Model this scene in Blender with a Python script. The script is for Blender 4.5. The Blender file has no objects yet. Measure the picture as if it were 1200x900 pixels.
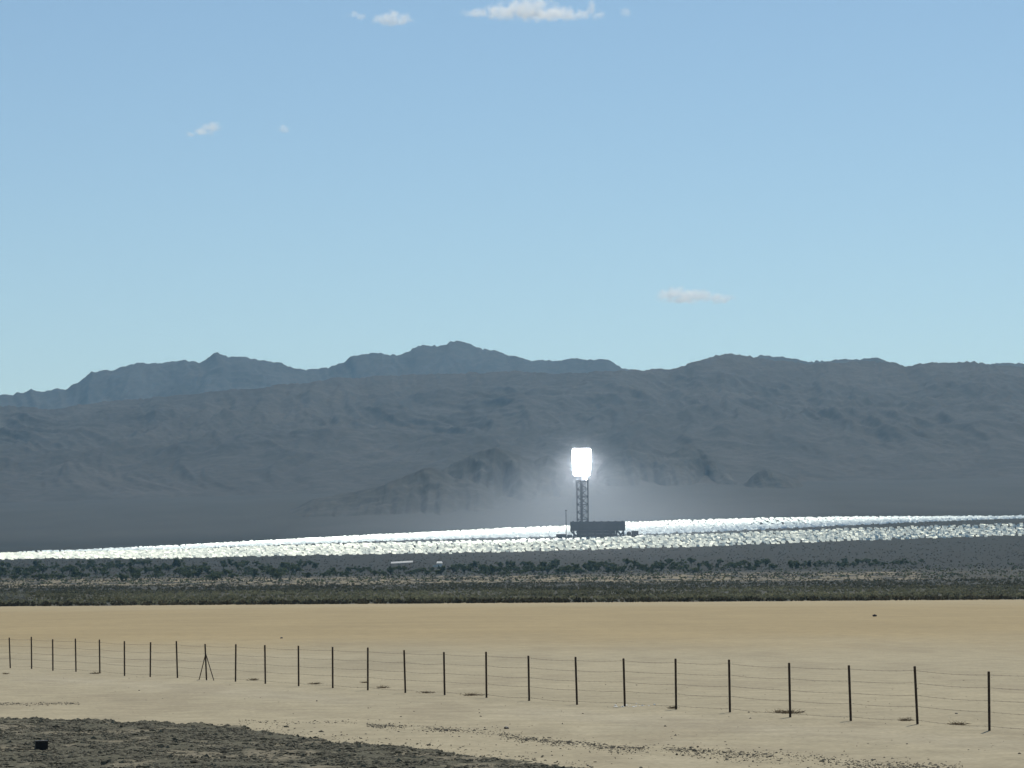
import bpy, bmesh, math, random
import numpy as np
from mathutils import Vector, Matrix
R = math.radians
random.seed(7); rng = np.random.default_rng(7)
sc = bpy.context.scene
COL = sc.collection

# ------------------------------------------------------------------ camera
F = 3600.0; HC = 3.2                      # focal length in px of a 1200 px wide frame, eye height
PITCH = math.atan(243/3600); ROLL = 0.0067
fw = np.array([0, math.cos(PITCH), math.sin(PITCH)])
up0 = np.array([0, -math.sin(PITCH), math.cos(PITCH)]); rt0 = np.array([1.0, 0, 0])
rt = rt0*math.cos(ROLL)-up0*math.sin(ROLL); up = rt0*math.sin(ROLL)+up0*math.cos(ROLL)
cd = bpy.data.cameras.new('camera'); cam = bpy.data.objects.new('camera', cd); COL.objects.link(cam)
cd.sensor_width = 36; cd.lens = 36*F/1200; cd.clip_start = 0.5; cd.clip_end = 60000
cam.matrix_world = Matrix(((rt[0], up[0], -fw[0], 0), (rt[1], up[1], -fw[1], 0), (rt[2], up[2], -fw[2], HC), (0, 0, 0, 1)))
sc.camera = cam
# ------------------------------------------------------------------ light
SUN_EL, SUN_AZ = R(50), R(18)
w = bpy.data.worlds.new('World'); sc.world = w; w.use_nodes = True
nt = w.node_tree; sky = nt.nodes.new('ShaderNodeTexSky'); sky.sky_type = 'NISHITA'; sky.sun_disc = False
sky.sun_elevation = SUN_EL; sky.sun_rotation = SUN_AZ; sky.altitude = 800; sky.air_density = 1.0; sky.dust_density = 0.12; sky.ozone_density = 1.3
bgn = nt.nodes['Background']; wb = nt.nodes.new('ShaderNodeVectorMath'); wb.operation = 'MULTIPLY'; wb.inputs[1].default_value = (.985, 1.045, 1.02)      # white balance of the camera
nt.links.new(sky.outputs[0], wb.inputs[0]); nt.links.new(wb.outputs[0], bgn.inputs[0]); bgn.inputs[1].default_value = 0.101
sl = bpy.data.lights.new('sun', 'SUN'); sl.energy = 4.4; sl.angle = R(0.5); sl.color = (1, 0.95, 0.84)
so = bpy.data.objects.new('sun', sl); COL.objects.link(so)
sdir = Vector((math.sin(SUN_AZ)*math.cos(SUN_EL), math.cos(SUN_AZ)*math.cos(SUN_EL), math.sin(SUN_EL)))
so.rotation_euler = sdir.to_track_quat('Z', 'Y').to_euler(); so.location = (0, 0, 3000)
sc.view_settings.view_transform = 'Standard'; sc.view_settings.look = 'None'; sc.view_settings.exposure = -0.28
sc.view_settings.gamma = 1; sc.view_settings.use_curve_mapping = False
cy = sc.cycles
cy.max_bounces = 32; cy.diffuse_bounces = 2; cy.glossy_bounces = 2; cy.volume_bounces = 28; cy.transparent_max_bounces = 8
cy.sample_clamp_indirect = 4; cy.use_denoising = True
cy.volume_step_rate = 1.0; cy.volume_max_steps = 256

# ------------------------------------------------------------------ helpers
def ray(px, py):
    u = (np.asarray(px, float)-600)/F; v = (450-np.asarray(py, float))/F
    d = fw + np.multiply.outer(u, rt) + np.multiply.outer(v, up)
    return d
def at(px, py, d):                        # point on the sight line of a picture point, d metres out
    r = ray(px, py); return Vector((r[0]/r[1]*d, d, HC + r[2]/r[1]*d))
def project(x, y, z):
    p = np.stack([np.asarray(x, float), np.asarray(y, float), np.asarray(z, float)-HC], -1)
    q = p@fw; return 600+F*(p@rt)/q, 450-F*(p@up)/q
def colx(x, d):                           # picture column of a ground point
    return 600 + F*np.asarray(x)/np.maximum(d, 1.0)
def elev(px, row):                        # tangent of elevation for column px, row
    r = ray(px, row); return r[..., 2]/r[..., 1]

def _h(ix, iy, s):
    n = (ix.astype(np.int64)*374761393 + iy.astype(np.int64)*668265263 + s*974634777) & 0x7fffffff
    n = ((n ^ (n >> 13))*1274126177) & 0x7fffffff
    return (n ^ (n >> 16)) & 0xffff
def perlin(x, y, s=0):
    x = np.asarray(x, float); y = np.asarray(y, float)
    ix = np.floor(x); iy = np.floor(y); fx = x-ix; fy = y-iy
    ux = fx*fx*fx*(fx*(fx*6-15)+10); uy = fy*fy*fy*(fy*(fy*6-15)+10)
    def g(a, b):
        t = _h(ix+a, iy+b, s)/65536.0*2*math.pi
        return np.cos(t)*(fx-a)+np.sin(t)*(fy-b)
    return 1.5*((g(0,0)*(1-ux)+g(1,0)*ux)*(1-uy)+(g(0,1)*(1-ux)+g(1,1)*ux)*uy)
def fbm(x, y, o=4, s=0, gain=.5):
    r = 0; a = 1; 
    for k in range(o): r = r+a*perlin(x*2**k, y*2**k, s+k*17); a *= gain
    return r
def ridged(x, y, o=4, s=0):
    r = 0; a = 1
    for k in range(o): r = r+a*(1-2*np.abs(perlin(x*2**k, y*2**k, s+k*17))); a *= .52
    return r

def link(o, parent=None):
    COL.objects.link(o)
    if parent: o.parent = parent
    return o
def mesh_np(name, verts, faces, mat, parent=None, smooth=False, cols=None, loc=None):
    me = bpy.data.meshes.new(name); verts = np.asarray(verts, np.float32); faces = np.asarray(faces, np.int32)
    k = faces.shape[1]; n = len(faces)
    me.vertices.add(len(verts)); me.vertices.foreach_set('co', verts.ravel())
    me.loops.add(n*k); me.loops.foreach_set('vertex_index', faces.ravel())
    me.polygons.add(n); me.polygons.foreach_set('loop_start', np.arange(0, n*k, k, dtype=np.int32))
    me.polygons.foreach_set('use_smooth', np.full(n, bool(smooth)))
    me.update(calc_edges=True)
    if cols is not None:
        a = me.color_attributes.new('albedo', 'FLOAT_COLOR', 'POINT')
        a.data.foreach_set('color', np.concatenate([cols, np.ones((len(cols), 1))], 1).astype(np.float32).ravel())
    me.materials.append(mat)
    o = bpy.data.objects.new(name, me); link(o, parent)
    if loc is not None: o.location = loc
    return o
def grid_faces(nr, nc):
    i = np.arange(nr*nc).reshape(nr, nc)
    return np.stack([i[:-1,:-1], i[:-1,1:], i[1:,1:], i[1:,:-1]], -1).reshape(-1, 4)
class MB:
    def __init__(s): s.bm = bmesh.new()
    def box(s, c, size, rz=0):
        m = Matrix.Translation(c) @ Matrix.Rotation(rz, 4, 'Z') @ Matrix.Diagonal((*size, 1))
        bmesh.ops.create_cube(s.bm, size=1, matrix=m); return s
    def tube(s, a, b, r0, r1=None, n=8):
        a = Vector(a); b = Vector(b); r1 = r0 if r1 is None else r1
        m = Matrix.Translation((a+b)/2) @ (b-a).to_track_quat('Z', 'Y').to_matrix().to_4x4()
        bmesh.ops.create_cone(s.bm, cap_ends=True, segments=n, radius1=r0, radius2=r1, depth=(b-a).length, matrix=m); return s
    def loft(s, rings):
        vs = [[s.bm.verts.new(p) for p in r] for r in rings]; n = len(vs[0])
        for a, b in zip(vs, vs[1:]):
            for i in range(n): s.bm.faces.new((a[i], a[(i+1)%n], b[(i+1)%n], b[i]))
        s.bm.faces.new(vs[0][::-1]); s.bm.faces.new(vs[-1]); return s
    def bevel(s, w):
        bmesh.ops.bevel(s.bm, geom=s.bm.edges[:], offset=w, segments=2, affect='EDGES', profile=.6); return s
    def build(s, name, mat, parent=None, smooth=False):
        me = bpy.data.meshes.new(name); bmesh.ops.recalc_face_normals(s.bm, faces=s.bm.faces[:]); s.bm.to_mesh(me); s.bm.free()
        if smooth:
            for p in me.polygons: p.use_smooth = True
        me.materials.append(mat); return link(bpy.data.objects.new(name, me), parent)
def tag(o, label=None, cat=None, group=None, kind=None):
    if label: o['label'] = label
    if cat: o['category'] = cat
    if group: o['group'] = group
    if kind: o['kind'] = kind
    return o
def empty(name, loc, rz=0):
    o = bpy.data.objects.new(name, None); o.location = loc; o.rotation_euler = (0, 0, rz); o.empty_display_size = .2; return link(o)

# ------------------------------------------------------------------ materials
def mat(name, col, rough=.9, metal=0, noise=None, bump=None, spec=.3):
    m = bpy.data.materials.new(name); m.use_nodes = True; n = m.node_tree; b = n.nodes['Principled BSDF']
    b.inputs['Roughness'].default_value = rough; b.inputs['Metallic'].default_value = metal; b.inputs['Specular IOR Level'].default_value = spec
    tc = n.nodes.new('ShaderNodeTexCoord')
    if noise:
        sc_, amt = noise
        t = n.nodes.new('ShaderNodeTexNoise'); t.inputs['Scale'].default_value = sc_; t.inputs['Detail'].default_value = 5; n.links.new(tc.outputs['Object'], t.inputs['Vector'])
        cr = n.nodes.new('ShaderNodeValToRGB'); n.links.new(t.outputs[0], cr.inputs[0])
        cr.color_ramp.elements[0].position = .3; cr.color_ramp.elements[1].position = .7
        cr.color_ramp.elements[0].color = (*[c*(1-amt) for c in col], 1); cr.color_ramp.elements[1].color = (*[c*(1+amt) for c in col], 1)
        n.links.new(cr.outputs[0], b.inputs['Base Color'])
    else: b.inputs['Base Color'].default_value = (*col, 1)
    if bump:
        t2 = n.nodes.new('ShaderNodeTexNoise'); t2.inputs['Scale'].default_value = bump[0]; t2.inputs['Detail'].default_value = 6; n.links.new(tc.outputs['Object'], t2.inputs['Vector'])
        bp = n.nodes.new('ShaderNodeBump'); bp.inputs['Strength'].default_value = bump[1]; bp.inputs['Distance'].default_value = bump[2]
        n.links.new(t2.outputs[0], bp.inputs['Height']); n.links.new(bp.outputs[0], b.inputs['Normal'])
    return m
def attr_mat(name, scales, amts, bump=None):        # colour from the 'albedo' attribute, broken up by noise of several sizes
    m = bpy.data.materials.new(name); m.use_nodes = True; n = m.node_tree; b = n.nodes['Principled BSDF']
    b.inputs['Roughness'].default_value = .95; b.inputs['Specular IOR Level'].default_value = .15
    at_ = n.nodes.new('ShaderNodeAttribute'); at_.attribute_name = 'albedo'
    tc = n.nodes.new('ShaderNodeTexCoord'); cur = at_.outputs['Color']
    for s_, a_ in zip(scales, amts):
        t = n.nodes.new('ShaderNodeTexNoise'); t.inputs['Scale'].default_value = s_; t.inputs['Detail'].default_value = 4; n.links.new(tc.outputs['Object'], t.inputs['Vector'])
        mr = n.nodes.new('ShaderNodeMapRange'); mr.inputs['From Min'].default_value = .3; mr.inputs['From Max'].default_value = .7
        mr.inputs['To Min'].default_value = 1-a_; mr.inputs['To Max'].default_value = 1+a_; n.links.new(t.outputs[0], mr.inputs[0])
        mx = n.nodes.new('ShaderNodeVectorMath'); mx.operation = 'SCALE'; n.links.new(cur, mx.inputs[0]); n.links.new(mr.outputs[0], mx.inputs['Scale']); cur = mx.outputs[0]
    n.links.new(cur, b.inputs['Base Color'])
    if bump:
        t2 = n.nodes.new('ShaderNodeTexNoise'); t2.inputs['Scale'].default_value = bump[0]; t2.inputs['Detail'].default_value = 6; n.links.new(tc.outputs['Object'], t2.inputs['Vector'])
        bp = n.nodes.new('ShaderNodeBump'); bp.inputs['Strength'].default_value = bump[1]; bp.inputs['Distance'].default_value = bump[2]
        n.links.new(t2.outputs[0], bp.inputs['Height']); n.links.new(bp.outputs[0], b.inputs['Normal'])
    return m
def volmat(name, col, dens, aniso):
    m = bpy.data.materials.new(name); m.use_nodes = True; n = m.node_tree; n.nodes.remove(n.nodes['Principled BSDF'])
    v = n.nodes.new('ShaderNodeVolumePrincipled'); v.inputs['Color'].default_value = (*col, 1); v.inputs['Density'].default_value = dens; v.inputs['Anisotropy'].default_value = aniso
    n.links.new(v.outputs[0], n.nodes['Material Output'].inputs['Volume']); return m
M = dict(
    ground=attr_mat('desert_ground', (7.0, .9, .06), (.16, .12, .06), (3.0, .35, .05)),
    rock=attr_mat('mountain_rock', (.012, .035, .09), (.2, .2, .16), None),
    gravel=mat('gravel_stone', (.125, .113, .077), .95, noise=(11, .8)),
    gravelbed=attr_mat('gravel_bed', (6, 25), (.35, .3), (9, .8, .06)),
    pebble=mat('pebble_stone', (.15, .13, .095), .95, noise=(2.5, .5)),
    post=mat('rusty_steel', (.048, .034, .025), .75, noise=(14, .5)),
    wire=mat('fence_wire', (.14, .12, .095), .6, .3),
    twig=mat('dry_twig', (.15, .115, .075), .95, noise=(5, .4)),
    scrub=attr_mat('scrub_leaf', (.5,), (.15,)),
    leaf=mat('tree_leaf', (.105, .128, .06), .9, noise=(.35, .4)),
    bark=mat('tree_bark', (.07, .055, .04), .95, noise=(3, .3)),
    mirror=mat('dusty_mirror', (.84, .865, .77), .68, 1.0, noise=(.9, .15)),
    clearmirror=mat('clear_mirror', (.82, .90, .87), .50, 1.0),
    pylon=mat('galvanised_steel', (.25, .25, .25), .6, .5),
    steel=mat('dark_steel', (.03, .035, .042), .65, noise=(.08, .3)),
    clad=mat('dark_cladding', (.022, .027, .034), .6, noise=(.06, .35)),
    pale=mat('pale_cladding', (.5, .5, .48), .6, noise=(.1, .1)),
    white=mat('white_paint', (.72, .71, .67), .6, noise=(.3, .1)),
    grey=mat('grey_wall', (.2, .19, .17), .8, noise=(.3, .2)),
    black=mat('black_plastic', (.012, .012, .014), .6, noise=(4, .3)),
)
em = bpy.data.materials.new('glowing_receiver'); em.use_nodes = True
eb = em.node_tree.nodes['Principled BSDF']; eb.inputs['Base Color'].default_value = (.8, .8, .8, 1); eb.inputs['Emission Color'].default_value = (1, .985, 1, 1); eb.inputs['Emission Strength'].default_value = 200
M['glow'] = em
def leafy(m, k):
    n = m.node_tree; b = n.nodes['Principled BSDF']; tr = n.nodes.new('ShaderNodeBsdfTranslucent'); mx = n.nodes.new('ShaderNodeMixShader'); mx.inputs[0].default_value = k
    n.links.new(b.inputs['Base Color'].links[0].from_socket, tr.inputs['Color']); n.links.new(b.outputs[0], mx.inputs[1]); n.links.new(tr.outputs[0], mx.inputs[2]); n.links.new(mx.outputs[0], n.nodes['Material Output'].inputs['Surface'])
leafy(M['scrub'], .5); leafy(M['leaf'], .5); leafy(M['twig'], .3)

# ------------------------------------------------------------------ terrain
def curve(*pts):
    a = np.array(pts, float); return a[:, 0], a[:, 1]
KN = [(1500, curve((0,697),(600,692.5),(1200,689))), (2300, curve((0,686),(600,682),(1200,677))), (3000, curve((0,675),(600,671),(1200,663))),
      (4200, curve((0,657),(200,656),(400,652),(600,649),(680,646.5),(800,643.5),(900,640),(1000,636),(1100,633),(1200,630))),
      (4780, curve((0,650),(200,646.5),(400,639),(600,634.5),(680,631.5),(800,628),(900,623.5),(1000,619.5),(1100,616),(1200,613))),
      (6300, curve((0,641),(200,638),(400,629.5),(600,619.5),(680,616.5),(800,610.5),(900,607.5),(1000,606.5),(1100,606),(1200,605.5))),
      (8000, curve((0,600),(600,583),(1200,570))), (10500, curve((0,572),(600,553),(1200,541)))]
def ground_z(x, d):
    x = np.asarray(x, float); d = np.asarray(d, float); px = np.clip(colx(x, d), 0, 1200)
    es = [np.full(px.shape, -HC/850)] + [elev(px, np.interp(px, *c)) for _, c in KN]; ds = [850]+[k for k, _ in KN]
    e = np.where(d < 850, -HC/np.maximum(d, 1), 0)
    for i in range(len(ds)-1):
        t = (d-ds[i])/(ds[i+1]-ds[i]); q = (t >= 0) & (t < 1) if i < len(ds)-2 else (t >= 0)
        e = np.where(q, es[i]*(1-t)+es[i+1]*t, e)
    z = np.where(d < 850, 0, HC+e*d)
    nz = 0.035*fbm(x*.35, d*.12, 3, 5)*np.clip((d-20)/30, 0, 1)*np.clip((400-d)/200, 0, 1)
    return z+nz
GRAVEL_EDGE = curve((-80,826),(0,833),(60,841),(200,847),(270,852),(330,862),(400,871),(500,882),(600,893),(660,901),(760,915))
def smooth01(a, lo, hi):
    t = np.clip((a-lo)/(hi-lo), 0, 1); return t*t*(3-2*t)
def lerpc(c, new, w_): return c*(1-w_[..., None])+np.array(new)*w_[..., None]
nr, nc = 900, 460
dd = np.concatenate([np.linspace(-40, 40, 30)[:-1], np.geomspace(40, 10500, nr-29)])
tt = np.linspace(-.42, .42, nc)
D, T = np.meshgrid(dd, tt, indexing='ij'); X = T*(np.abs(D)+60); Z = ground_z(X, np.maximum(D, 1.0))
PX, PY = project(X, np.maximum(D, 5), Z)
n1 = fbm(X*.02, D*.006, 4, 3); n2 = fbm(X*.5, D*.12, 3, 9); n3 = fbm(X*.006, D*.003, 4, 21); n4 = fbm(X*.1, D*.012, 4, 31)
c = np.ones(X.shape+(3,))*np.array((.375, .32, .21))                      # pale roadside dirt
c = lerpc(c, (.43, .375, .26), smooth01(n2+.5*np.sin(D*.9), .1, .9)*smooth01(90-D, 0, 25)*.35)
fd_ = (X-10.9)*.89+(D-70.5)*.456+.35*n2+.5*n1                                 # distance on the lake side of the fence line
for off, wd_, cc, ww in ((-3.6, .55, (.29, .243, .16), .5), (-5.3, .5, (.28, .235, .155), .55), (-4.4, 2.2, (.43, .375, .265), .55), (-9.5, .6, (.29, .243, .165), .4), (2.5, 1.2, (.33, .28, .185), .35)):
    c = lerpc(c, cc, np.exp(-((fd_-off)/wd_)**2)*ww*np.clip(.75+1.1*n4, 0, 1)*(D < 160)*(D > 30))
c = lerpc(c, (.30, .25, .165), smooth01(fbm(X*.22, D*.05, 4, 61), .12, .6)*.45)
far = smooth01(D+22*n1+10*n4, 130, 250)
c = lerpc(c, (.352, .272, .145), far)                                          # darker bed of the dry lake
c = lerpc(c, (.40, .325, .195), smooth01(D+60*n1, 520, 760)*.7)                # pale salt along its far shore
c *= (1+.05*n4[..., None]*smooth01(D, 80, 200)[..., None])
e0 = D+25*n4+10*n1
c = lerpc(c, (.06, .055, .036), smooth01(e0, 845, 865))
c = lerpc(c, (.09, .084, .058), smooth01(n4, .05, .5)*smooth01(e0, 900, 1000)*(1-smooth01(D, 1300, 1600))*.6)
c = lerpc(c, (.045, .042, .031), smooth01(D+150*n3, 1450, 1700)*.95)
tan = smooth01(n4+.35*n3, -.2, .25)*smooth01(D+120*n3, 2050, 2250)*(1-smooth01(D+120*n3, 2650, 2850))*(1-.85*smooth01(PX, 1040, 1120))
c = lerpc(c, (.27, .22, .135), tan*.9)
c = lerpc(c, (.018, .0175, .012), smooth01(D, 2750, 3000))
c = lerpc(c, (.044, .041, .034), smooth01(D, 6300, 6900))
c *= (1+.16*n3[..., None]*smooth01(D, 3000, 5000)[..., None])
g = mesh_np('ground', np.stack([X, D, Z], -1).reshape(-1, 3), grid_faces(nr, nc), M['ground'], smooth=True, cols=c.reshape(-1, 3)); tag(g, kind='structure')

def hit(px, py):                          # where the sight line of a picture point meets the ground
    r = ray(px, py); d = np.geomspace(40, 10400, 6000); z = HC+r[2]/r[1]*d; x = r[0]/r[1]*d
    i = np.argmax(ground_z(x, d) >= z) if (ground_z(x, d) >= z).any() else -1
    return Vector((x[i], d[i], float(ground_z(x[i], d[i]))))
def gz(x, y): return float(ground_z(np.array([x]), np.array([y]))[0])

def mountain(name, crest, dc, df, seed, spur, amp, colr, ncols=1100, nrows=330, tspan=.36, back=1.25, wob=500):
    t = np.linspace(-tspan, tspan, ncols); p = np.linspace(0, back, nrows)
    P, T_ = np.meshgrid(p, t, indexing='ij'); px = 600+F*T_
    cx, cyy = crest
    pxw = px+45*fbm(px*.02, P*5+seed, 3, seed+31)*np.clip(1.02-P, 0, 1)**.5
    row = np.interp(pxw, cx, cyy)
    crestd = dc+wob*fbm(T_*18, T_*0+seed, 3, seed)
    dd_ = df+(crestd-df)*P; x = T_*dd_
    row = row + 2.2*fbm(pxw*.035, px*0+seed*3.1, 4, seed+5)+1.6*fbm(pxw*.22, px*0+seed*1.7, 3, seed+15)
    zc = HC+elev(px, row)*crestd
    zf = ground_z(np.clip(x, -4000, 4000), np.minimum(dd_, 10400))-12
    s = np.where(P < 1, P**1.35, 1-(P-1)*1.6)
    wob_ = .55*fbm(x/spur*.35, dd_/spur*.22, 3, seed+1)
    sh = (dd_-df)*(.25*np.sin(x/2600+seed))
    def rid(q, yy_, sd): return 1-2*np.abs(perlin(q, yy_, sd))
    q0 = (x+sh)/spur+wob_; yq = dd_/(spur*6)
    def rg(q, yy_, sd): return (1-np.abs(perlin(q, yy_, sd)))**2*2-1
    g0 = rg(q0, yq, seed+2); g1 = rg(q0*2.2+.3*g0, yq*2.6, seed+3); g2 = rg(q0*4.6+.35*g1, yq*6, seed+6); g3 = rg(q0*9.5+.4*g2, yq*13, seed+7); g4 = rg(q0*19+.4*g3, yq*26, seed+12)
    gl = .72*g0+.55*g1+.34*g2+.17*g3+.09*g4
    env = np.clip(1-P, 0, 1)**.7*np.clip(P*1.3, 0, 1)**1.3*(P < 1)
    lump = fbm(x/900, dd_/1100, 3, seed+8)
    z = zf+(zc-zf)*s+amp*(gl-.9)*env+amp*.22*lump*env
    lim = HC+ (elev(px, row))*dd_-3
    z = np.where(P < .995, np.minimum(z, lim), z)
    n = fbm(x/300, dd_/500, 4, seed+4); m_ = np.ones(x.shape+(3,))*np.array(colr)*(1+.3*n[..., None])
    m_ = lerpc(m_, np.array(colr)*np.array((1.5, 1.4, 1.25)), smooth01(-gl, -.6, .6)*.25)
    o = mesh_np(name, np.stack([x, dd_, z], -1).reshape(-1, 3), grid_faces(nrows, ncols), M['rock'], smooth=True, cols=m_.reshape(-1, 3)); return tag(o, kind='structure')
mountain('mountain_range', curve((-700,500),(-200,486),(0,474),(60,479),(130,469),(200,463),(300,455),(400,443),(500,437.5),(600,435),(680,437),(740,433),(790,432.5),(820,422),(850,413),(890,420),(950,427),(1000,422.5),(1040,424),(1070,428),(1130,423),(1200,430),(1500,440),(1900,430)),
         12200, 8700, 3, 560, 92, (.050, .045, .039))
mountain('mountain_range', curve((-700,455),(-200,470),(0,462),(30,458),(75,456),(110,436),(150,428),(185,424),(230,424),(252,412.5),(268,418),(310,421),(345,430),(385,431.5),(410,419),(438,411.5),(463,416.5),(488,405.5),(515,404.5),(541,398.5),(560,406),(590,414),(620,420.5),(650,422.5),(680,420.5),(715,422),(740,432),(800,450),(1900,470)),
         17500, 13000, 11, 640, 125, (.048, .048, .045), wob=300)
mountain('mountain_range', curve((-700,520),(780,470),(860,424),(893,417),(930,418),(952,425),(1000,420),(1022,418.5),(1050,425),(1080,440),(1130,432),(1165,425),(1230,426),(1400,420),(1900,415)),
         15500, 12600, 23, 560, 95, (.05, .05, .045), wob=250)

def hill(crest, d0, wd, seed, colr):
    cx, cyy = crest; x0, x1 = cx[0], cx[-1]; n_c, n_r = 220, 90
    px, q = np.meshgrid(np.linspace(x0, x1, n_c), np.linspace(-1, 1, n_r))
    pw = px+14*fbm(px*.03, q*2.5+seed, 3, seed+8)*np.abs(q); row = np.interp(pw, cx, cyy)+1.2*fbm(pw*.11, px*0+seed, 4, seed)
    d = d0+q*wd*(1+.5*fbm(px*.03, px*0+seed, 3, seed+6)); x = (px-600)/F*d0+ (q*0); zb = ground_z(x, d)-4
    zc = np.maximum(HC+elev(px, row)*d0-(ground_z(x, np.full_like(x, d0))-4), 0)
    h = zc*np.clip(1-np.abs(q+.12*fbm(x/120, q, 3, seed+2)), 0, 1)**1.25
    h = h*smooth01(np.minimum(px-x0, x1-px), 0, .14*(x1-x0))
    env = 4*h*np.clip(zc-h, 0, None)/np.maximum(zc, 1)**2
    h = h+env*zc*.17*ridged(x/90, d/180, 4, seed+1)*.5
    m_ = np.ones(x.shape+(3,))*np.array(colr)*(1+.35*fbm(x/60, d/90, 4, seed+4)[..., None])
    o = mesh_np('hill', np.stack([x, d, zb+h], -1).reshape(-1, 3), grid_faces(n_r, n_c), M['rock'], smooth=True, cols=m_.reshape(-1, 3)); tag(o, kind='structure')
hill(curve((330,592),(360,586),(400,579),(440,571),(470,559),(497,548),(512,550),(530,560),(560,566),(600,578)), 7700, 420, 5, (.05, .047, .04))
hill(curve((470,575),(500,566),(520,548),(545,536),(565,527),(580,524),(600,530),(625,540),(642,533),(652,540),(680,556),(720,572)), 8400, 450, 9, (.05, .047, .04))
hill(curve((680,562),(700,546),(715,535),(735,526),(752,530),(775,535),(790,529),(803,521),(815,523),(832,532),(850,548),(880,561)), 9300, 420, 13, (.058, .054, .046))
hill(curve((870,566),(883,556),(896,549),(912,553),(940,564)), 8600, 260, 17, (.05, .047, .04))

# ------------------------------------------------------------------ haze
hz = MB(); hz.box((0, 9750, 699), (17600, 19900, 1402)); ho = hz.build('haze', volmat('haze_air', (.39, .71, 1.0), 2.0e-5, .35)); tag(ho, kind='stuff')

# ------------------------------------------------------------------ heliostats
NEAR_B = curve((-60,657),(0,656),(200,655),(400,651),(520,649),(600,648),(680,645.5),(800,642.5),(900,638.5),(1000,634.5),(1100,631.5),(1200,628),(1260,626))
NEAR_T = curve((-60,652),(0,650),(200,646),(400,639),(600,635),(680,632),(800,628.5),(900,624.5),(1000,621),(1100,618),(1200,615),(1260,613))
FAR_B = curve((-60,650),(0,649),(200,644.5),(400,636.5),(500,633),(680,629),(800,625.5),(900,621),(1000,616),(1100,611.5),(1200,608),(1260,607))
FAR_T = curve((-60,650),(0,649),(100,646),(200,641),(300,635.5),(400,630),(500,625),(600,620),(680,617),(735,613),(800,611),(900,608),(1000,607),(1100,606.5),(1200,606),(1260,606))
tower_p = at(683, 631, 4820); tower_p.z = gz(tower_p.x, tower_p.y)
def scatter(d0, d1, step, keep):
    out = []; d = d0
    while d < d1:
        xs = np.arange(-.19*d, .19*d, step)+rng.uniform(0, step); xs = xs+rng.normal(0, step*.12, len(xs)); ds = d+rng.normal(0, 1.2, len(xs))
        zs = ground_z(xs, ds); px, py = project(xs, ds, zs); k = keep(px, py, xs, ds)
        out.append(np.stack([xs, ds, zs], -1)[k]); d += step*1.15
    return np.concatenate(out)
def keep_near(px, py, xs, ds):
    e = rng.normal(0, .5, len(px)); road = np.abs((py-640)+(px-664)*.24) < .55
    return (py < np.interp(px, *NEAR_B)+e) & (py > np.interp(px, *NEAR_T)+e) & ~(road & (px > 640) & (px < 700))
def keep_far(px, py, xs, ds):
    e = rng.normal(0, .35, len(px)); pad = (np.abs(xs-tower_p.x-20) < 75) & (np.abs(ds-tower_p.y-20) < 90)
    gap = ((np.abs(((px-880-(py-612)*2.2) % 13)-6) < 1.6) & (px > 880) & (px < 948) & (py > 609) & (py < 616))
    return (py < np.interp(px, *FAR_B)+e) & (py > np.interp(px, *FAR_T)+e) & ~pad & ~gap
hn = scatter(4190, 4900, 11.5, keep_near); hf = scatter(4780, 6400, 14, keep_far)
V = np.array((0, -1.0, 0)); S = np.array(sdir)
def panel_axes(n):
    k = np.cross(np.array((0, 0, 1.0)), n); k /= np.linalg.norm(k, axis=-1, keepdims=True); v = np.cross(n, k); return k, v
def normals(P, tilt, tj, aj):       # mirrors turned towards the half way line between sun and viewer's side, each a little off
    N = len(P); vw = -P[:, :2]/np.linalg.norm(P[:, :2], axis=1, keepdims=True); hx, hy = vw[:, 0]+S[0], vw[:, 1]+S[1]; a0 = np.arctan2(hx, -hy)
    th = np.radians(tilt)+rng.normal(0, R(tj), N); az = a0*.95+rng.normal(0, R(aj), N)
    return np.stack([np.sin(th)*np.sin(az), -np.sin(th)*np.cos(az), np.cos(th)], -1)
nn = normals(hn, 47.5+1.5*(hn[:, 0] < -350), 3.2, 5); nf = normals(hf, 50-9*np.clip((hf[:, 1]-4850)/1100, 0, 1)**1.6+3.5*np.clip(np.abs(hf[:, 0]-100)/750, 0, 1.2)**1.5, 0.7, 2.0)
order = np.argsort(hn[:, 1]); hn = hn[order]; nn = nn[order]
NI = 300
def helio_mesh(P, N):                     # two panels side by side on a pylon
    k, v = panel_axes(N); base = P+np.array((0, 0, 2.2)); Vt, Fc = [], []
    def boxes(c, a, b, n_, ha, hb, hn_):
        cor = []
        for sa, sb, s_n in ((-1,-1,-1),(1,-1,-1),(1,1,-1),(-1,1,-1),(-1,-1,1),(1,-1,1),(1,1,1),(-1,1,1)):
            cor.append(c+a*ha*sa+b*hb*sb+n_*hn_*s_n)
        o = sum(len(q) for q in Vt); m = len(c)
        Vt.append(np.stack(cor, 1).reshape(-1, 3))
        f = np.array([(0,3,2,1),(4,5,6,7),(0,1,5,4),(1,2,6,5),(2,3,7,6),(3,0,4,7)])
        Fc.append((o+np.arange(m)[:, None, None]*8+f[None]).reshape(-1, 4))
    for s_ in (-1, 1):
        N2 = N+rng.normal(0, .035, N.shape); N2 /= np.linalg.norm(N2, axis=1, keepdims=True); k2, v2 = panel_axes(N2); boxes(base+k*1.2*s_, k2, v2, N2, 1.13, 1.6, .02)
    nm = sum(len(q) for q in Fc)
    ex = np.tile([1.0, 0, 0], (len(P), 1)); ey = np.tile([0, 1.0, 0], (len(P), 1)); ez = np.tile([0, 0, 1.0], (len(P), 1))
    boxes(P+np.array((0, 0, .6)), ex, ey, ez, .12, .12, 1.4)
    return np.concatenate(Vt), np.concatenate(Fc), nm
restP = np.concatenate([hn[NI:], hf]); restN = np.concatenate([nn[NI:], nf])
v_, f_, nm = helio_mesh(restP, restN)
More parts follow.
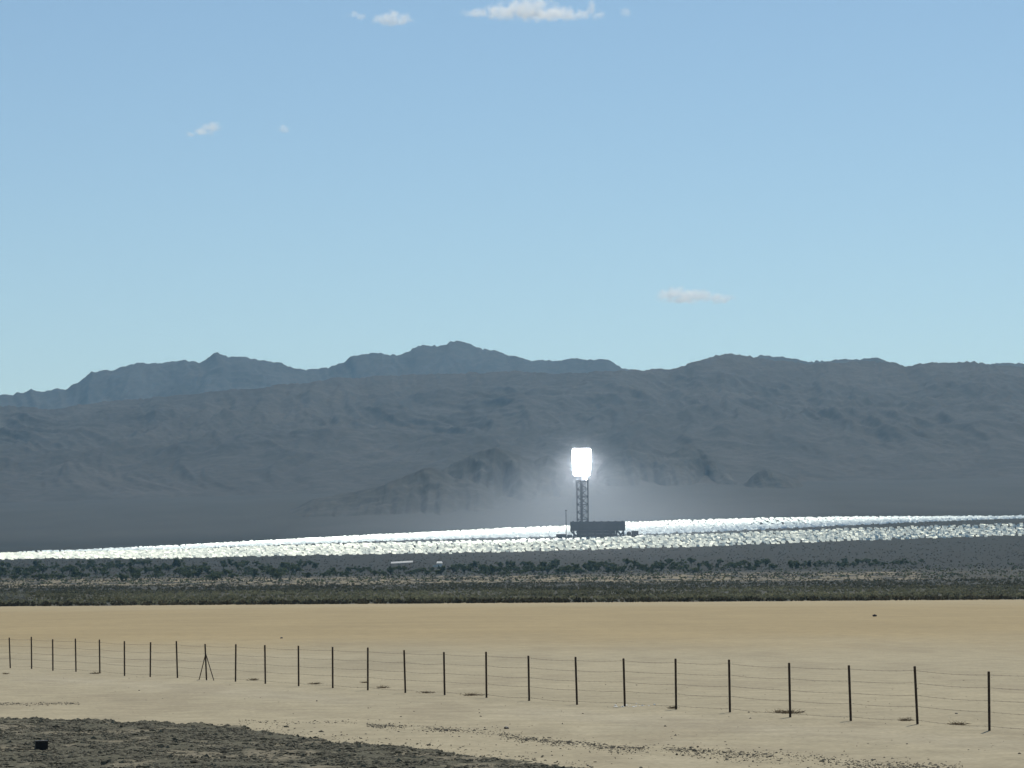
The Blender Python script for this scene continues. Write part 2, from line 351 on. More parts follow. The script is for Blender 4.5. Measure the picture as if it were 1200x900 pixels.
ho = mesh_np('heliostat_field', v_, f_, M['mirror']); ho.data.materials.append(M['pylon'])
mi = np.zeros(len(f_), np.int32); mi[nm:] = 1; isfar = np.arange(len(restP)) >= len(hn)-NI; mi[:nm] = np.where(np.tile(np.repeat(isfar, 6), 2), 2, 0); ho.data.materials.append(M['clearmirror']); ho.data.polygons.foreach_set('material_index', mi)
tag(ho, 'dense bright field of mirror panels around the glowing tower', 'heliostats', 'heliostats of the mirror field', 'stuff')
pm = MB(); [pm.box((1.2*s_, 0, 0), (2.26, 3.2, .04)) for s_ in (-1, 1)]; mirror0 = pm.build('mirror', M['mirror'])
pp = MB(); pp.tube((0, 0, -.8), (0, 0, 2.15), .12, .09, 8); pylon0 = pp.build('pylon', M['pylon'])
for i in range(NI):
    e = empty('heliostat', Vector(hn[i])); tag(e, 'small bright mirror on a short pylon along the near edge of the mirror field', 'heliostat', 'heliostats along the near edge of the field')
    a, b = (mirror0, pylon0) if i == 0 else (mirror0.copy(), pylon0.copy())
    if i: COL.objects.link(a); COL.objects.link(b)
    a.parent = e; b.parent = e; k, v = panel_axes(nn[i])
    a.matrix_local = Matrix(((k[0], v[0], nn[i][0], 0), (k[1], v[1], nn[i][1], 0), (k[2], v[2], nn[i][2], 2.2), (0, 0, 0, 1)))

# ------------------------------------------------------------------ solar tower
U = 4820/F                                # metres per picture unit at the tower
tw = empty('solar_tower', tower_p); tag(tw, 'tall dark lattice tower with a blinding white glowing receiver on top', 'tower')
W = 8.6; HT = 68*U
for sx in (-1, 1):
    for sy in (-1, 1):
        m = MB(); m.box((sx*W, sy*W, HT/2-1), (1.5, 1.5, HT+2)); m.build('leg', M['steel'], tw)
nl = 7
for l in range(nl+1):
    z = 6+(HT-8)*l/nl; q = W-.74; m = MB(); c_ = []
    for r_, hh in ((W+.35, -.4), (W+.35, .4)): c_.append([(sx*r_, sy*r_, z+hh) for sx, sy in ((-1,-1),(1,-1),(1,1),(-1,1))])
    for r_, hh in ((W-.35, .4), (W-.35, -.4)): c_.append([(sx*r_, sy*r_, z+hh) for sx, sy in ((-1,-1),(1,-1),(1,1),(-1,1))])
    vs_ = [[m.bm.verts.new(p) for p in r_] for r_ in c_]
    for k in range(4):
        for i in range(4): m.bm.faces.new((vs_[k][i], vs_[k][(i+1)%4], vs_[(k+1)%4][(i+1)%4], vs_[(k+1)%4][i]))
    m.build('crossbeam', M['steel'], tw)
m = MB()
for l in range(nl):
    z0 = 6+(HT-8)*l/nl; z1 = 6+(HT-8)*(l+1)/nl
    for s in (-1, 1):
        q = 1 if l % 2 else -1
        m.tube((-W*q, s*(W+.1), z0), (W*q, s*(W+.1), z1), .42, n=6); m.tube((s*(W+.1), -W*q, z0), (s*(W+.1), W*q, z1), .42, n=6)
        m.tube((W*q, s*(W-.6), z0), (-W*q, s*(W-.6), z1), .36, n=6)
m.build('bracing', M['steel'], tw)
m = MB(); m.box((-1.5, 1, HT/2), (3.8, 4.4, HT)); m.build('lift_shaft', M['steel'], tw)
m = MB()
for l in range(24): 
    z = 3+(HT-6)*l/24; m.box((-1.2+(2.4 if l % 2 else -1.2), -3.4, z+.9), (6.0, 1.6, .5)) ; m.tube((-4 if l%2 else 3, -3.6, z), (3 if l%2 else -4, -3.6, z+(HT-6)/24), .4, n=6)
m.build('stair', M['steel'], tw)
m = MB(); m.tube((6.3, -4.5, 2), (6.3, -4.5, HT+6), .75, n=10); m.build('steam_pipe', M['pale'], tw)
m = MB(); m.tube((3.2, 0, HT), (3.2, 0, HT+10), 4.0, 4.4, 20); m.build('neck', M['clad'], tw)
m = MB(); m.box((0, 0, HT-.4), (2*W+3, 2*W+3, .8)); m.build('platform', M['steel'], tw)
z0 = HT+8.3; prof = [(0, 11.9), (4, 12.6), (10, 13.3), (20, 13.9), (33, 14.1), (38.5, 13.9), (40.5, 13.2)]
m = MB(); rings = []
for dz, r in prof:
    ring = []
    for k in range(48):
        a = 2*math.pi*k/48; ca, sa = math.cos(a), math.sin(a); q = (abs(ca)**7+abs(sa)**7)**(-1/7)
        ring.append((-1.0+r*ca*q, r*sa*q, z0+dz))
    rings.append(ring)
m.loft(rings).build('receiver', M['glow'], tw, True)

# air cooled condenser: dark hall on open legs
def pxx(px): return (px-683)*U
ac = empty('condenser_hall', tower_p+Vector((0, -34, 0))); ac.location.z = gz(ac.location.x, ac.location.y)
tag(ac, 'broad dark industrial hall raised on legs in front of the lattice tower', 'industrial building')
x0, x1 = pxx(668), pxx(731.3); zb, zt = 12.5, 26.2
m = MB(); m.box(((x0+x1)/2, 0, (zb+zt)/2), (x1-x0, 44, zt-zb))
m.build('wind_wall', M['clad'], ac)
m = MB()
for k in range(8): 
    xx = x0+4+(x1-x0-8)*k/7; m.tube((xx, -21, zt+.1), (xx, 21, zt+.1), 1.3, n=8)
m.build('steam_duct', M['steel'], ac)
m = MB()
for k in range(17): m.box((x0+.6+(x1-x0-1.2)*k/16, -22.15, (zb+zt)/2), (.5, .3, zt-zb-.2))
m.build('wall_rib', M['steel'], ac)
m = MB(); m.box(((pxx(675.5)+pxx(720))/2, 4, zb/2-.1), (pxx(720)-pxx(675.5), 30, zb-.2)); m.build('plant_room', M['clad'], ac)
for px in (672.5, 679, 688, 697, 706, 714, 722, 730):
    for yy in (-20, 0, 20):
        m = MB(); m.box((pxx(px)-.6, yy, zb/2-1.5), (1.5, 1.5, zb+3)); m.build('leg', M['steel'], ac)
m = MB()
for yy in (-20, 20):
    m.tube((x0+.8, yy, zb), (pxx(675), yy, 4), .9, n=6); m.tube((pxx(675), yy, zb-1), (pxx(680), yy, 1), .8, n=6)
    m.tube((pxx(722), yy, zb), (pxx(727), yy, zb*.45), .8, n=6); m.tube((pxx(730), yy, zb), (pxx(724.5), yy, 1), .8, n=6)
m.build('bracing', M['steel'], ac)
for k in range(5): MB().tube((pxx(680+k*9), -14, 5.5), (pxx(686+k*9), -14, 5.5), 2.2, n=12).build('pump', M['steel'], ac)
def small(name, label, cat, px, dy, parts, tall=1.35):
    e = empty(name, tower_p+Vector((pxx(px), dy, 0))); e.location.z = gz(e.location.x, e.location.y); tag(e, label, cat); e.scale.z = tall
    for nm_, mm, mt in parts: mm.build(nm_, mt, e)
small('floodlight_mast', 'thin dark mast standing left of the raised hall', 'mast', 663, -40,
      [('pole', MB().tube((0,0,-1),(0,0,33),.8,.5,8), M['steel']), ('lamp_head', MB().box((0,0,33.4),(3,.8,.9)), M['steel']), ('platform', MB().box((0,0,27),(2.6,2.6,.4)), M['steel'])])
small('pump_shed', 'low dark shed at the foot of the thin mast', 'shed', 657.5, -42,
      [('wall', MB().box((0,0,2.6),(16,8,6.2)), M['clad']), ('roof', MB().box((0,0,6.05),(17,9,.6)), M['steel'])])
small('transformer', 'dark transformer with bushings beside the raised hall left legs', 'transformer', 667, -46,
      [('tank', MB().box((0,0,2.2),(8,5,6)).bevel(.2), M['clad']), ('bushing', MB().tube((-2,0,5.2),(-2.4,0,8.5),.35,.2), M['steel']), ('bushing', MB().tube((0,0,5.2),(0,0,8.7),.35,.2), M['steel']), ('bushing', MB().tube((2,0,5.2),(2.4,0,8.5),.35,.2), M['steel'])])
small('storage_tank', 'squat dark tank just right of the raised hall', 'tank', 736, -38,
      [('shell', MB().tube((0,0,-.8),(0,0,6),3.4,3.4,24), M['clad']), ('roof', MB().tube((0,0,6.02),(0,0,7.2),3.5,.3,24), M['steel'])])
small('control_building', 'low dark flat building right of the squat tank', 'building', 743, -36,
      [('wall', MB().box((0,0,3),(10.5,9,7.6)), M['clad']), ('roof', MB().box((0,0,7.1),(11.3,9.8,.55)), M['steel']), ('door', MB().box((-2,-4.58,1.4),(1.2,.15,2.6)), M['grey']), ('window', MB().box((2.2,-4.56,3),(3,.12,1.2)), M['grey'])])

# denser air added round the receiver, its density shaped as the light cone
dg = MB(); n = 64
def ring(z, r): return [(r*math.cos(2*math.pi*k/n), r*math.sin(2*math.pi*k/n), z) for k in range(n)]
dg.loft([ring(-10, 520), ring(60, 420), ring(100, 300), ring(150, 150), ring(190, 40)])
dm = volmat('glow_air', (.86, .93, 1), 0, .5); nd = dm.node_tree; vd = [q for q in nd.nodes if q.type == 'PRINCIPLED_VOLUME'][0]
def nmath(t, op, a, b=None, clamp=False):
    q = t.nodes.new('ShaderNodeMath'); q.operation = op; q.use_clamp = clamp
    for i, v in enumerate((a, b)):
        if v is None: continue
        if isinstance(v, (int, float)): q.inputs[i].default_value = v
        else: t.links.new(v, q.inputs[i])
    return q.outputs[0]
tcd = nd.nodes.new('ShaderNodeTexCoord'); sp = nd.nodes.new('ShaderNodeSeparateXYZ'); nd.links.new(tcd.outputs['Object'], sp.inputs[0])
r2 = nmath(nd, 'ADD', nmath(nd, 'MULTIPLY', sp.outputs[0], sp.outputs[0]), nmath(nd, 'MULTIPLY', sp.outputs[1], sp.outputs[1]))
wid = nmath(nd, 'MAXIMUM', nmath(nd, 'SUBTRACT', 340, nmath(nd, 'MULTIPLY', sp.outputs[2], 1.75)), 75)
g_ = nmath(nd, 'EXPONENT', nmath(nd, 'MULTIPLY', nmath(nd, 'DIVIDE', r2, nmath(nd, 'MULTIPLY', wid, wid)), -1))
g_ = nmath(nd, 'MULTIPLY', g_, nmath(nd, 'MULTIPLY', nmath(nd, 'SUBTRACT', 175, sp.outputs[2]), 1/60, True))
nd.links.new(nmath(nd, 'MULTIPLY', g_, 6.6e-4), vd.inputs['Density']); dm.cycles.volume_step_rate = .4
bl = MB(); bmesh.ops.create_icosphere(bl.bm, subdivisions=4, radius=75); bm_ = volmat('bloom_air', (.95, .97, 1), 0, .3); nb = bm_.node_tree  # denser ball of air added to imitate lens bloom round the receiver
tb = nb.nodes.new('ShaderNodeTexCoord'); lb = nb.nodes.new('ShaderNodeVectorMath'); lb.operation = 'DOT_PRODUCT'; nb.links.new(tb.outputs['Object'], lb.inputs[0]); nb.links.new(tb.outputs['Object'], lb.inputs[1])
eb_ = nmath(nb, 'MULTIPLY', nmath(nb, 'EXPONENT', nmath(nb, 'MULTIPLY', lb.outputs['Value'], -1/34**2)), 2.4e-4)
nb.links.new(eb_, [q for q in nb.nodes if q.type == 'PRINCIPLED_VOLUME'][0].inputs['Density']); bm_.cycles.volume_step_rate = .4
bo = bl.build('bloom_air', bm_, None, True); bo.location = tower_p+Vector((-1, 0, HT+29)); tag(bo, kind='stuff')
do = dg.build('glow_haze', dm); do.location = tower_p+Vector((0, 190, 0)); tag(do, kind='stuff')

# ------------------------------------------------------------------ huts in the scrub
def hut(px, py, name, label, cat, parts):
    p = hit(px, py); e = empty(name, p); tag(e, label, cat)
    for nm_, mm, mt in parts: mm.build(nm_, mt, e)
hut(515, 664.5, 'white_hut', 'small white hut with a low pitched roof among the green trees', 'hut',
    [('wall', MB().box((0,0,1.9),(6,5,4.4)), M['white']), ('roof', MB().loft([[(-3.6,-3.1,4.12),(3.6,-3.1,4.12),(3.6,3.1,4.12),(-3.6,3.1,4.12)],[(-2.6,.5,6.2),(2.6,.5,6.2),(2.6,1.2,6.2),(-2.6,1.2,6.2)]]), M['white']), ('door', MB().box((-1,-2.56,1.2),(1,.12,2.1)), M['grey']), ('annex', MB().box((-5,0,1),(3.9,3.6,2.6)), M['white'])])
hut(471, 665.5, 'canopy_shelter', 'long flat white canopy roof on posts left of the hut', 'shelter',
    [('roof', MB().loft([[(x, y, 5.2+.22*(y+4)+.05*x+dz) for x, y in ((-12,-4),(12,-4),(12,4),(-12,4))] for dz in (0, .3)]), M['pale'])]+[('post', MB().tube((x,y,-.5),(x,y,5.1+.22*(y+4)+.05*x),.18), M['grey']) for x in (-11,-4,4,11) for y in (-3,3)])

# ------------------------------------------------------------------ trees
def leafcloud(seed, nclump, nleaf, rx, rz, zc, size):
    r = np.random.default_rng(seed); cs = r.normal(0, .5, (nclump, 3)); cs /= np.maximum(np.linalg.norm(cs, axis=1, keepdims=True)*.9, 1)
    cs = cs*np.array((rx, rx, rz))+np.array((0, 0, zc)); cr = r.uniform(.28, .55, nclump)*rz
    k = r.integers(0, nclump, nleaf); d = r.normal(0, 1, (nleaf, 3)); d /= np.linalg.norm(d, axis=1, keepdims=True)
    p = cs[k]+d*(cr[k]*r.uniform(.5, 1.05, nleaf))[:, None]; p[:, 2] = np.maximum(p[:, 2], .12)
    a = r.normal(0, 1, (nleaf, 3)); a /= np.linalg.norm(a, axis=1, keepdims=True); b = np.cross(a, r.normal(0, 1, (nleaf, 3))); b /= np.linalg.norm(b, axis=1, keepdims=True)
    s = size*r.uniform(.6, 1.3, nleaf)[:, None]
    v = np.stack([p-a*s, p-b*s*.6, p+a*s, p+b*s*.6], 1).reshape(-1, 3); return v, np.arange(nleaf*4).reshape(-1, 4)
protos = []
for i in range(6):
    w_ = random.uniform(2.2, 3.6); h_ = random.uniform(1.6, 2.4)
    v, f = leafcloud(50+i, 14, 620, w_, h_, h_+.75, .42)
    cr = mesh_np('crown', v, f, M['leaf']); m = MB(); m.tube((0,0,-.4),(0.1,0,1.4),.28,.2,8)
    for k in range(5):
        a = k*1.26+i; e1 = Vector((.1+1.3*math.cos(a), 1.3*math.sin(a), 2.4+.3*math.sin(3*a))); m.tube((.1,0,1.2), e1, .15, .07, 6); m.tube(e1, e1+Vector((.9*math.cos(a+.5), .9*math.sin(a+.5), .9)), .07, .03, 5)
    tr = m.build('trunk', M['bark']); COL.objects.unlink(cr); COL.objects.unlink(tr); protos.append((cr, tr))
def tree(px, py, s, label, group):
    p = hit(px, py); e = empty('desert_tree', p, random.uniform(0, 6.28)); e.scale = (s*random.uniform(.9, 1.4), s*random.uniform(.9, 1.4), s*random.uniform(.75, 1.1)); tag(e, label, 'tree', group)
    for q in random.choice(protos): o = q.copy(); link(o, e)
def belt(n, x0, x1, y0, y1, s0, s1, label, group):
    for i in range(n):
        u = (i+random.random())/n; x = x0+(x1-x0)*u; y = random.uniform(y0[0]+(y0[1]-y0[0])*u, y1[0]+(y1[1]-y1[0])*u)
        tree(x, y, random.uniform(s0, s1), label, group)
belt(95, -20, 370, (664, 661), (684, 679), 1.3, 2.1, 'dark green bushy tree in the thick belt left of the white canopy', 'trees of the thick left belt')
belt(26, 375, 520, (669, 668), (677, 675), 1.0, 1.5, 'dark green bush tree standing near the white hut and canopy', 'trees around the hut')
belt(52, 530, 720, (665, 662), (676, 673), 1.2, 1.8, 'dark green tree below the near mirrors, between the hut and the raised hall', 'trees below the tower')
belt(44, 720, 910, (663, 660), (674, 669), 1.0, 1.6, 'dark green tree in the belt right below the raised hall', 'trees right below the hall')
belt(24, 925, 1080, (662, 660), (667, 663), 1.0, 1.6, 'dark green tree in the thin far right clump before bare scrub', 'trees of the thin right clump')

# ------------------------------------------------------------------ low scrub
bv = [leafcloud(200+i, 5, 26, .75, .42, .42, .3) for i in range(6)]
def scrub(N, d0, d1, colr, s0=.6, s1=1.5, dens=.9, t0=-.2, t1=.2):
    d = rng.uniform(d0, d1, N); x = rng.uniform(t0, t1, N)*d; n = fbm(x*.02, d*.01, 3, 44); k = n > rng.uniform(-dens, .5, N); d = d[k]; x = x[k]
    z = ground_z(x, d); s = rng.uniform(s0, s1, len(d)); a = rng.uniform(0, 6.28, len(d)); vs = []; cs = []
    tone = fbm(x*.012, d*.006, 3, 91)*.45+rng.normal(0, .16, len(d))
    for i in range(len(d)):
        v = bv[i % 6][0]; c_, s_ = math.cos(a[i]), math.sin(a[i])
        vs.append(np.stack([(v[:,0]*c_-v[:,1]*s_)*s[i]+x[i], (v[:,0]*s_+v[:,1]*c_)*s[i]+d[i], v[:,2]*s[i]+z[i]], -1))
        cs.append(np.tile(np.array(colr)*max(.35, 1+tone[i]), (len(v), 1)))
    return np.concatenate(vs), np.concatenate(cs)
prs = [scrub(12000, 862, 1600, (.18, .174, .105)), scrub(1300, 846, 872, (.07, .062, .042), dens=1.5), scrub(13000, 1480, 2200, (.10, .096, .06)), scrub(2600, 2150, 2700, (.10, .096, .06)),
       scrub(2500, 2300, 3100, (.10, .12, .062), .9, 2.2), scrub(9000, 2500, 4190, (.05, .048, .036)),
       scrub(420, 2250, 3000, (.30, .275, .17), .7, 1.6), scrub(260, 1050, 1500, (.27, .27, .23), .7, 1.4, 2, -.172, -.1585), scrub(500, 900, 1400, (.25, .235, .16), .5, 1.1)]
vs = np.concatenate([p[0] for p in prs])
o = mesh_np('scrub', vs, np.arange(len(vs)).reshape(-1, 4), M['scrub'], cols=np.concatenate([p[1] for p in prs])); tag(o, 'low dull olive desert scrub covering the slope beyond the sand', 'scrub', None, 'stuff')

v, f = leafcloud(77, 9, 420, .95, .5, .55, .13); p = hit(427.5, 705.2)
o = mesh_np('desert_bush', v, f, M['bark'], loc=p)
tag(o, 'dark low bush at the far edge of the pale lake bed left of centre', 'bush')

# ------------------------------------------------------------------ wire fence
POSTS = [(12,783),(37,785),(62,787),(89,789),(117,791),(146,792),(176,794),(208,796),(242,798),(276,800),(311,802),(350,804),(390,807),(431,809),(475,812),(521,815),(570,819),(620,822),(676,825),(732,828),(792,832),(855,836),(925.5,840),(996.5,844),(1074.5,850),(1158.5,854)]
def flat(px, py):
    r = ray(px, py); s = -HC/r[2]; return Vector((r[0]*s, r[1]*s, 0))
A, B = flat(12, 782.5), flat(1158.5, 855)
def on_line(px):
    r = ray(px, 800); t = r[0]/r[1]; dx, dy = B.x-A.x, B.y-A.y; u = (t*A.y-A.x)/(dx-t*dy); return A+(B-A)*u
fdir = (B-A).normalized(); fang = math.atan2(fdir.y, fdir.x)
fence = empty('wire_fence', (A+B)/2); tag(fence, 'long wire fence of thin dark rusty posts crossing the pale sand', 'fence')
spots = [on_line(px) for px, _ in POSTS]
stepv = spots[-1]-spots[-2]; spots = [spots[0]-(spots[1]-spots[0])*k for k in (2, 1)] + spots + [spots[-1]+stepv*k for k in (1, 2)]
PH = 1.36; tops = []; base0 = fence.location
def post_mesh(i):
    m = MB(); s = .029; rings = []
    for z, q in ((-.25, 1), (PH-.015, 1), (PH, .8)):      # T section: flange and stem
        rings.append([(-s*q,-.012*q,z),(s*q,-.012*q,z),(s*q,0,z),(.008*q,.004*q,z),(.008*q,.04*q,z),(-.008*q,.04*q,z),(-.008*q,.004*q,z),(-s*q,0,z)])
    m.loft(rings)
    for k in range(18): m.box((0, -.016, .1+k*.068), (.02, .008, .014))
    return m
for i, p in enumerate(spots):
    p.z = gz(p.x, p.y); o = post_mesh(i).build('post', M['post'], fence); o.location = p-base0
    braced = (i == 10)
    lx, ly = random.gauss(-.012, .012), random.gauss(0, .012)
    if braced: lx = -.04; tag(o, 'post braced by two slanting struts')
    o.scale.z = random.uniform(.97, 1.03); o.rotation_euler = (ly, lx, random.gauss(0, .15)); tops.append((p, lx, ly))
    if braced:
        inv = (Matrix.Translation(p) @ o.rotation_euler.to_matrix().to_4x4()).inverted()
        for s in (-1, 1):
            a = p+Vector((-.03, -.03*s, PH*.74)); b = p+fdir*.78*s+Vector((-.0, 0, -.03)); MB().tube(inv@a, inv@b, .018, .018, 8).build('brace', M['post'], o)
for k, hgt in enumerate((.1, .42, .68, .97, 1.26)):
    m = MB()
    for i in range(len(tops)-1):
        q = []
        for p, lx, ly in tops[i:i+2]: q.append(p-base0+Vector((lx*hgt, -ly*hgt-.03, hgt)))
        sag = .015+.02*random.random(); pts = [q[0].lerp(q[1], t)-Vector((0,0,sag*4*t*(1-t))) for t in (0,.25,.5,.75,1)]
        for a, b in zip(pts, pts[1:]): m.tube(a, b, .0034, n=5)
        for t in np.arange(.06, 1, .11):
            c_ = q[0].lerp(q[1], t)-Vector((0,0,sag*4*t*(1-t))); m.tube(c_+Vector((-.015,0,.02)), c_+Vector((.015,0,-.02)), .0022, n=3)
    m.build('wire', M['wire'], fence)

# ------------------------------------------------------------------ gravel bank, stones and litter
def stones(P, size, seed, flatz=.6):
    r = np.random.default_rng(seed); bm = bmesh.new(); bmesh.ops.create_icosphere(bm, subdivisions=1, radius=1); bv_ = np.array([v.co for v in bm.verts]); bf = np.array([[v.index for v in f.verts] for f in bm.faces]); bm.free()
    N = len(P); nv = len(bv_); v = bv_[None]*(1+r.uniform(-.35, .3, (N, nv, 1)))*size[:, None, None]*r.uniform(.6, 1.4, (N, 1, 3))*np.array((1, 1, flatz))
    a = r.uniform(0, 6.28, N)[:, None]; x = v[...,0]*np.cos(a)-v[...,1]*np.sin(a); y = v[...,0]*np.sin(a)+v[...,1]*np.cos(a)
    v = np.stack([x, y, v[...,2]], -1)+P[:, None, :]
    return v.reshape(-1, 3), (np.arange(N)[:, None, None]*nv+bf[None]).reshape(-1, 3)
def bank_h(px, py, x, y):                 # height of the dark gravel bank above the ground, 0 at its edge
    return smooth01(py-np.interp(px, *GRAVEL_EDGE)+4.5*fbm(x*.9, y*.35, 4, 71), 0, 10)*.15
yy, xx = np.meshgrid(np.linspace(36, 76, 260), np.linspace(-20, 8, 260), indexing='ij'); zg = ground_z(xx, yy); px_, py_ = project(xx, yy, zg)
h = bank_h(px_, py_, xx, yy); zz = zg-.03+np.where(h > 0, .034, 0)+h+.03*fbm(xx*1.3, yy*.9, 3, 77)*(h > .03)
o = mesh_np('gravel_bank', np.stack([xx, yy, zz], -1).reshape(-1, 3), grid_faces(260, 260), M['gravelbed'], smooth=True, cols=lerpc(np.ones(xx.shape+(3,))*np.array((.10, .093, .06)), (.25, .212, .145), smooth01(fbm(xx*.55, yy*.3, 4, 83), .12, .5)*.65).reshape(-1, 3)); tag(o, kind='structure')
N = 110000; x = rng.uniform(-16, 5, N); y = rng.uniform(48, 76, N); z = ground_z(x, y); px_, py_ = project(x, y, z); h = bank_h(px_, py_, x, y)
k = (rng.random(N) < np.clip(h/.1, .012, 1)*(.55+.45*(fbm(x*.55, y*.3, 4, 83) < .25))*.95) & (py_ > np.interp(px_, *GRAVEL_EDGE)-14) & (px_ > -60) & (py_ < 940); x, y, z, h = x[k], y[k], z[k], h[k]
v, f = stones(np.stack([x, y, z+h], -1), rng.uniform(.012, .032, len(x))*(1+2.2*rng.random(len(x))**7), 5)
o = mesh_np('gravel', v, f, M['gravel']); tag(o, 'coarse dark gravel heaped along the road edge in the near corner', 'gravel', None, 'stuff')
STREAK = curve((380,846),(460,851),(560,858),(640,867),(720,875),(800,880),(900,886),(1000,893),(1080,898),(1200,908))
Pp = []
def add_px(px, py, spread=0):
    q = flat(px, py); Pp.append((q.x, q.y, gz(q.x, q.y)))
for i in range(5200):
    px = random.uniform(430, 1130); k_ = float(fbm(np.array([px*.02]), np.array([3.3]), 3, 19)[0])
    if random.random() > .62+.7*k_: continue
    add_px(px, np.interp(px, *STREAK)+random.gauss(0, 1.3+2.2*random.random()**2+1.2*max(0, -k_)+(1.2 if px > 850 else 0))+1.6*k_+(5.5 if random.random() < .13 and px > 600 else 0))
for i in range(420): px = random.uniform(-20, 95); add_px(px, 826-.02*px+random.gauss(0, 1.0))
for i in range(420): px = random.uniform(300, 700); add_px(px, np.interp(px, *GRAVEL_EDGE)-abs(random.gauss(0, 6)))
for i in range(520): add_px(random.uniform(-20, 1220), random.uniform(790, 905))
for i in range(160): px = random.uniform(280, 420); add_px(px, 846+random.gauss(0, 1.2))
Pp = np.array(Pp); v, f = stones(Pp, rng.uniform(.007, .019, len(Pp))*(1+1.5*rng.random(len(Pp))**7), 8, .7)
o = mesh_np('pebbles', v, f, M['pebble']); tag(o, 'loose dark pebbles strewn in streaks over the pale dirt', 'pebbles', None, 'stuff')

# black box on the gravel
p = flat(48.5, 888); hh = float(bank_h(np.array([48.5]), np.array([888.]), np.array([p.x]), np.array([p.y]))[0])
bx = empty('black_crate', (p.x, p.y, gz(p.x, p.y)+hh-.01), .25); tag(bx, 'small black box lying on the dark gravel', 'box')
MB().box((0,0,.085),(.245,.19,.17)).bevel(.014).build('body', M['black'], bx); MB().box((0,0,.176),(.26,.205,.022)).bevel(.008).build('lid', M['black'], bx)

# dry brush at the foot of the posts
def brush(px, py, wpx, label, tall=.1, col='twig', n=90):
    q = flat(px, py); q.z = gz(q.x, q.y); s = wpx*q.y/F/2; r = random.Random(int(px*7)); vs = []
    for i in range(n):
        a = Vector((r.gauss(0, .45)*s, r.gauss(0, .45)*s*1.2, r.uniform(-.01, .03))); dv = Vector((r.gauss(0, 1), r.gauss(0, 1), abs(r.gauss(0, .45)))).normalized()*r.uniform(.06, .18)
        dv.z = min(dv.z, tall); sd = Vector((-dv.y, dv.x, .3)).normalized()*.006; b = a+dv
        vs += [a-sd, a+sd, b+sd*.5, b-sd*.5]
    o = mesh_np('dry_brush', [tuple(v) for v in vs], np.arange(len(vs)).reshape(-1, 4), M[col], loc=q); return tag(o, label, 'dry brush', 'dry brush along the fence')
brush(921, 836, 40, 'wide flat tangle of brown twigs at the foot of a post, largest along the fence', .1, n=260)
brush(1062, 845.5, 16, 'brown twig patch just left of the second post from the right end')
brush(1122, 849, 20, 'thin dark twigs lying between the two rightmost posts')
brush(555, 815.5, 26, 'reddish twig patch left of a post, between it and the next post left', .09, n=130)
brush(500, 812, 18, 'faint sparse brown patch right of the fifteenth post from the left', .05)
brush(448, 806, 14, 'short spiky twig clump right of the fourteenth post from the left', .12)
brush(427, 800, 8, 'tiny dark twig knot against the left side of the fourteenth post', .12, n=50)
brush(297, 797, 12, 'low twigs left of the eleventh post and right of the tenth', .06)
brush(370, 801, 14, 'faint twigs midway between the twelfth and thirteenth posts', .05)
brush(112, 789.5, 10, 'small dark twig clump at the foot of the fifth post from the left', .1)
brush(7, 790, 6, 'tiny dark twig clump beneath the leftmost post', .1, n=50)
brush(788, 831, 8, 'short dark twigs at the foot of the sixth post from the right', .06, n=60)
q = flat(740, 827.5); rp = np.array([(q.x+random.gauss(0, .28), q.y+random.gauss(0, .5), .0) for _ in range(26)]); 
v, f = stones(rp, rng.uniform(.02, .06, 26), 31); o = mesh_np('pale_rubble', v, f, M['white']); tag(o, 'scatter of whitish broken stones at the foot of one fence post', 'rubble', None, 'stuff')
def lone(px, py, size, label):
    q = flat(px, py); v, f = stones(np.array([(0, 0, size*.4)]), np.array([size]), int(px)); o = mesh_np('rock', v, f, M['black'], loc=(q.x, q.y, gz(q.x, q.y))); tag(o, label, 'rock', 'dark rocks on the sand')
lone(1025, 722.5, .22, 'lone dark rock far out on the smooth dry lake bed')
lone(593, 854.5, .05, 'small dark rock by the pebble streak, upper one of two')
lone(1121, 838, .04, 'dark fist sized rock between the two rightmost posts')
lone(330, 748, .12, 'little dark rock on the lake bed behind the left half of the fence')

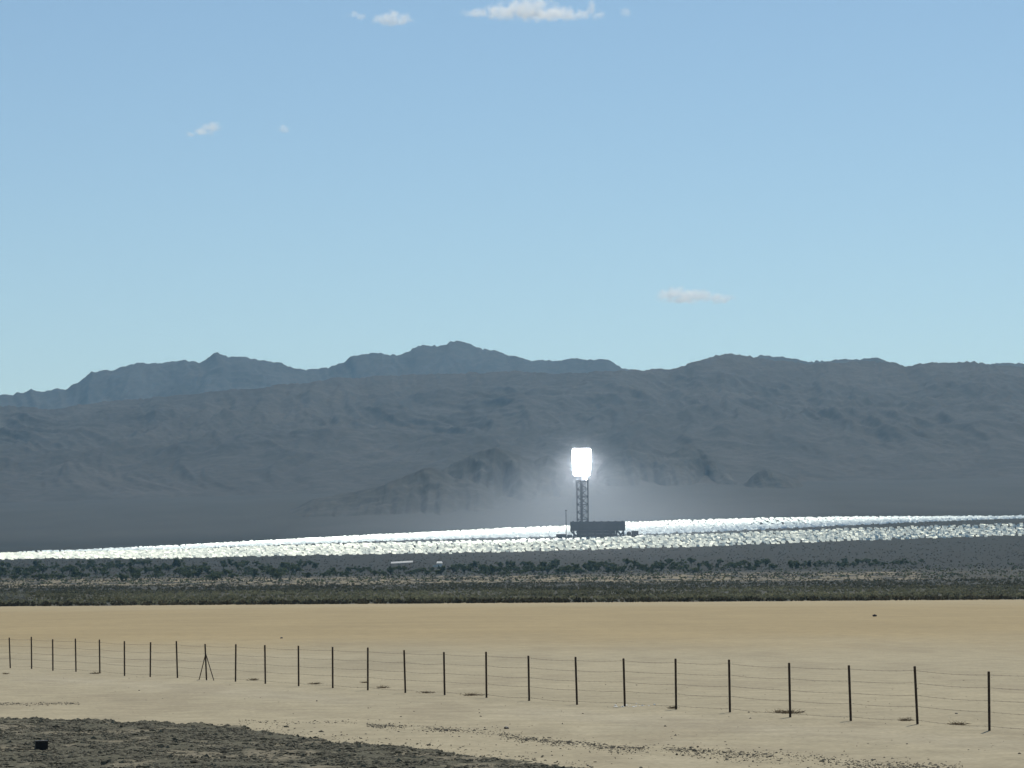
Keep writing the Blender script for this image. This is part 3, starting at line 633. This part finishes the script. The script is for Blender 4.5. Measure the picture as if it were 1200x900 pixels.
# ------------------------------------------------------------------ clouds
def cloud(label, d, puffs, dens, seed, edge=1.3):
    u = d/F; bm = bmesh.new(); c0 = at(puffs[0][0], puffs[0][1], d); cs = []
    for px, py, rx, rz in puffs:
        p = at(px, py, d)-c0; p.y += random.uniform(-.25, .25)*rx*u; sz = Vector((rx*u, (rx+rz)*.5*u, rz*u)); cs.append((p, sz))
        bmesh.ops.create_icosphere(bm, subdivisions=3, radius=1.32, matrix=Matrix.Translation(p) @ Matrix.Diagonal((*sz, 1)))
    me = bpy.data.meshes.new('cloud'); bm.to_mesh(me); bm.free(); o = link(bpy.data.objects.new('cloud', me)); o.location = c0
    md = o.modifiers.new('r', 'REMESH'); md.mode = 'VOXEL'; md.voxel_size = max(4, 1.4*u)
    m2 = bpy.data.meshes.new_from_object(o.evaluated_get(bpy.context.evaluated_depsgraph_get())); o.modifiers.clear(); o.data = m2
    m = volmat('cloud_vapour', (1, 1, 1), dens, .45); t = m.node_tree; v = [q for q in t.nodes if q.type == 'PRINCIPLED_VOLUME'][0]
    tc = t.nodes.new('ShaderNodeTexCoord'); f = None
    for p, sz in cs:                      # billows: the nearest one wins
        a1 = t.nodes.new('ShaderNodeVectorMath'); a1.operation = 'SUBTRACT'; t.links.new(tc.outputs['Object'], a1.inputs[0]); a1.inputs[1].default_value = p
        a2 = t.nodes.new('ShaderNodeVectorMath'); a2.operation = 'DIVIDE'; t.links.new(a1.outputs[0], a2.inputs[0]); a2.inputs[1].default_value = sz
        a3 = t.nodes.new('ShaderNodeVectorMath'); a3.operation = 'LENGTH'; t.links.new(a2.outputs[0], a3.inputs[0])
        g = nmath(t, 'SUBTRACT', 1, a3.outputs['Value']); f = g if f is None else nmath(t, 'MAXIMUM', f, g)
    tx = t.nodes.new('ShaderNodeTexNoise'); tx.inputs['Scale'].default_value = 1/(9*u); tx.inputs['Detail'].default_value = 5; tx.inputs['Roughness'].default_value = .6
    of = t.nodes.new('ShaderNodeVectorMath'); of.operation = 'ADD'; of.inputs[1].default_value = (seed*977, 0, 0); t.links.new(tc.outputs['Object'], of.inputs[0]); t.links.new(of.outputs[0], tx.inputs['Vector'])
    nz = nmath(t, 'MULTIPLY', nmath(t, 'SUBTRACT', tx.outputs[0], .5), 2.4*edge)
    q = nmath(t, 'MULTIPLY', nmath(t, 'ADD', f, nz), 1.6, True); q = nmath(t, 'MULTIPLY', nmath(t, 'POWER', q, 1.5), dens); t.links.new(q, v.inputs['Density'])
    m.cycles.volume_step_rate = .25; m2.materials.clear(); m2.materials.append(m); tag(o, label, 'cloud')
CD = 24000
cloud('largest white cloud, flat bottomed with a raised tail on the right', CD, [(612,10,34,13),(590,14,30,9),(560,16,20,5.5),(630,6,22,10),(650,15,30,8),(676,18,18,5),(693,10,6,12),(702,18,10,6),(640,18,55,5),(618,-2,14,8)], .0085, 1)
cloud('small rounded white cloud left of the largest one', CD, [(460,21,16,9),(448,23,12,7),(472,22,13,8),(455,27,16,5)], .009, 2)
cloud('tiny faint puff left beside the small rounded cloud', CD, [(415,18,10,4.5),(422,19,9,5)], .007, 3)
cloud('faint little cloud low in the left sky', CD, [(246,150,14,7),(236,154,16,5.5),(225,157,10,4),(251,149,9,7)], .008, 4)
cloud('tiny round speck of cloud right of the faint left cloud', CD, [(333,152,8,6)], .009, 5)
cloud('long thin pale cloud low above the right mountains', CD, [(790,344,22,8),(812,347,30,8),(838,350,22,6.5),(778,347,13,5.5),(800,351,26,5),(797,340,8,5)], .012, 6)
cloud('faint wisp right of the largest cloud', CD, [(734,14,9,6)], .005, 7)
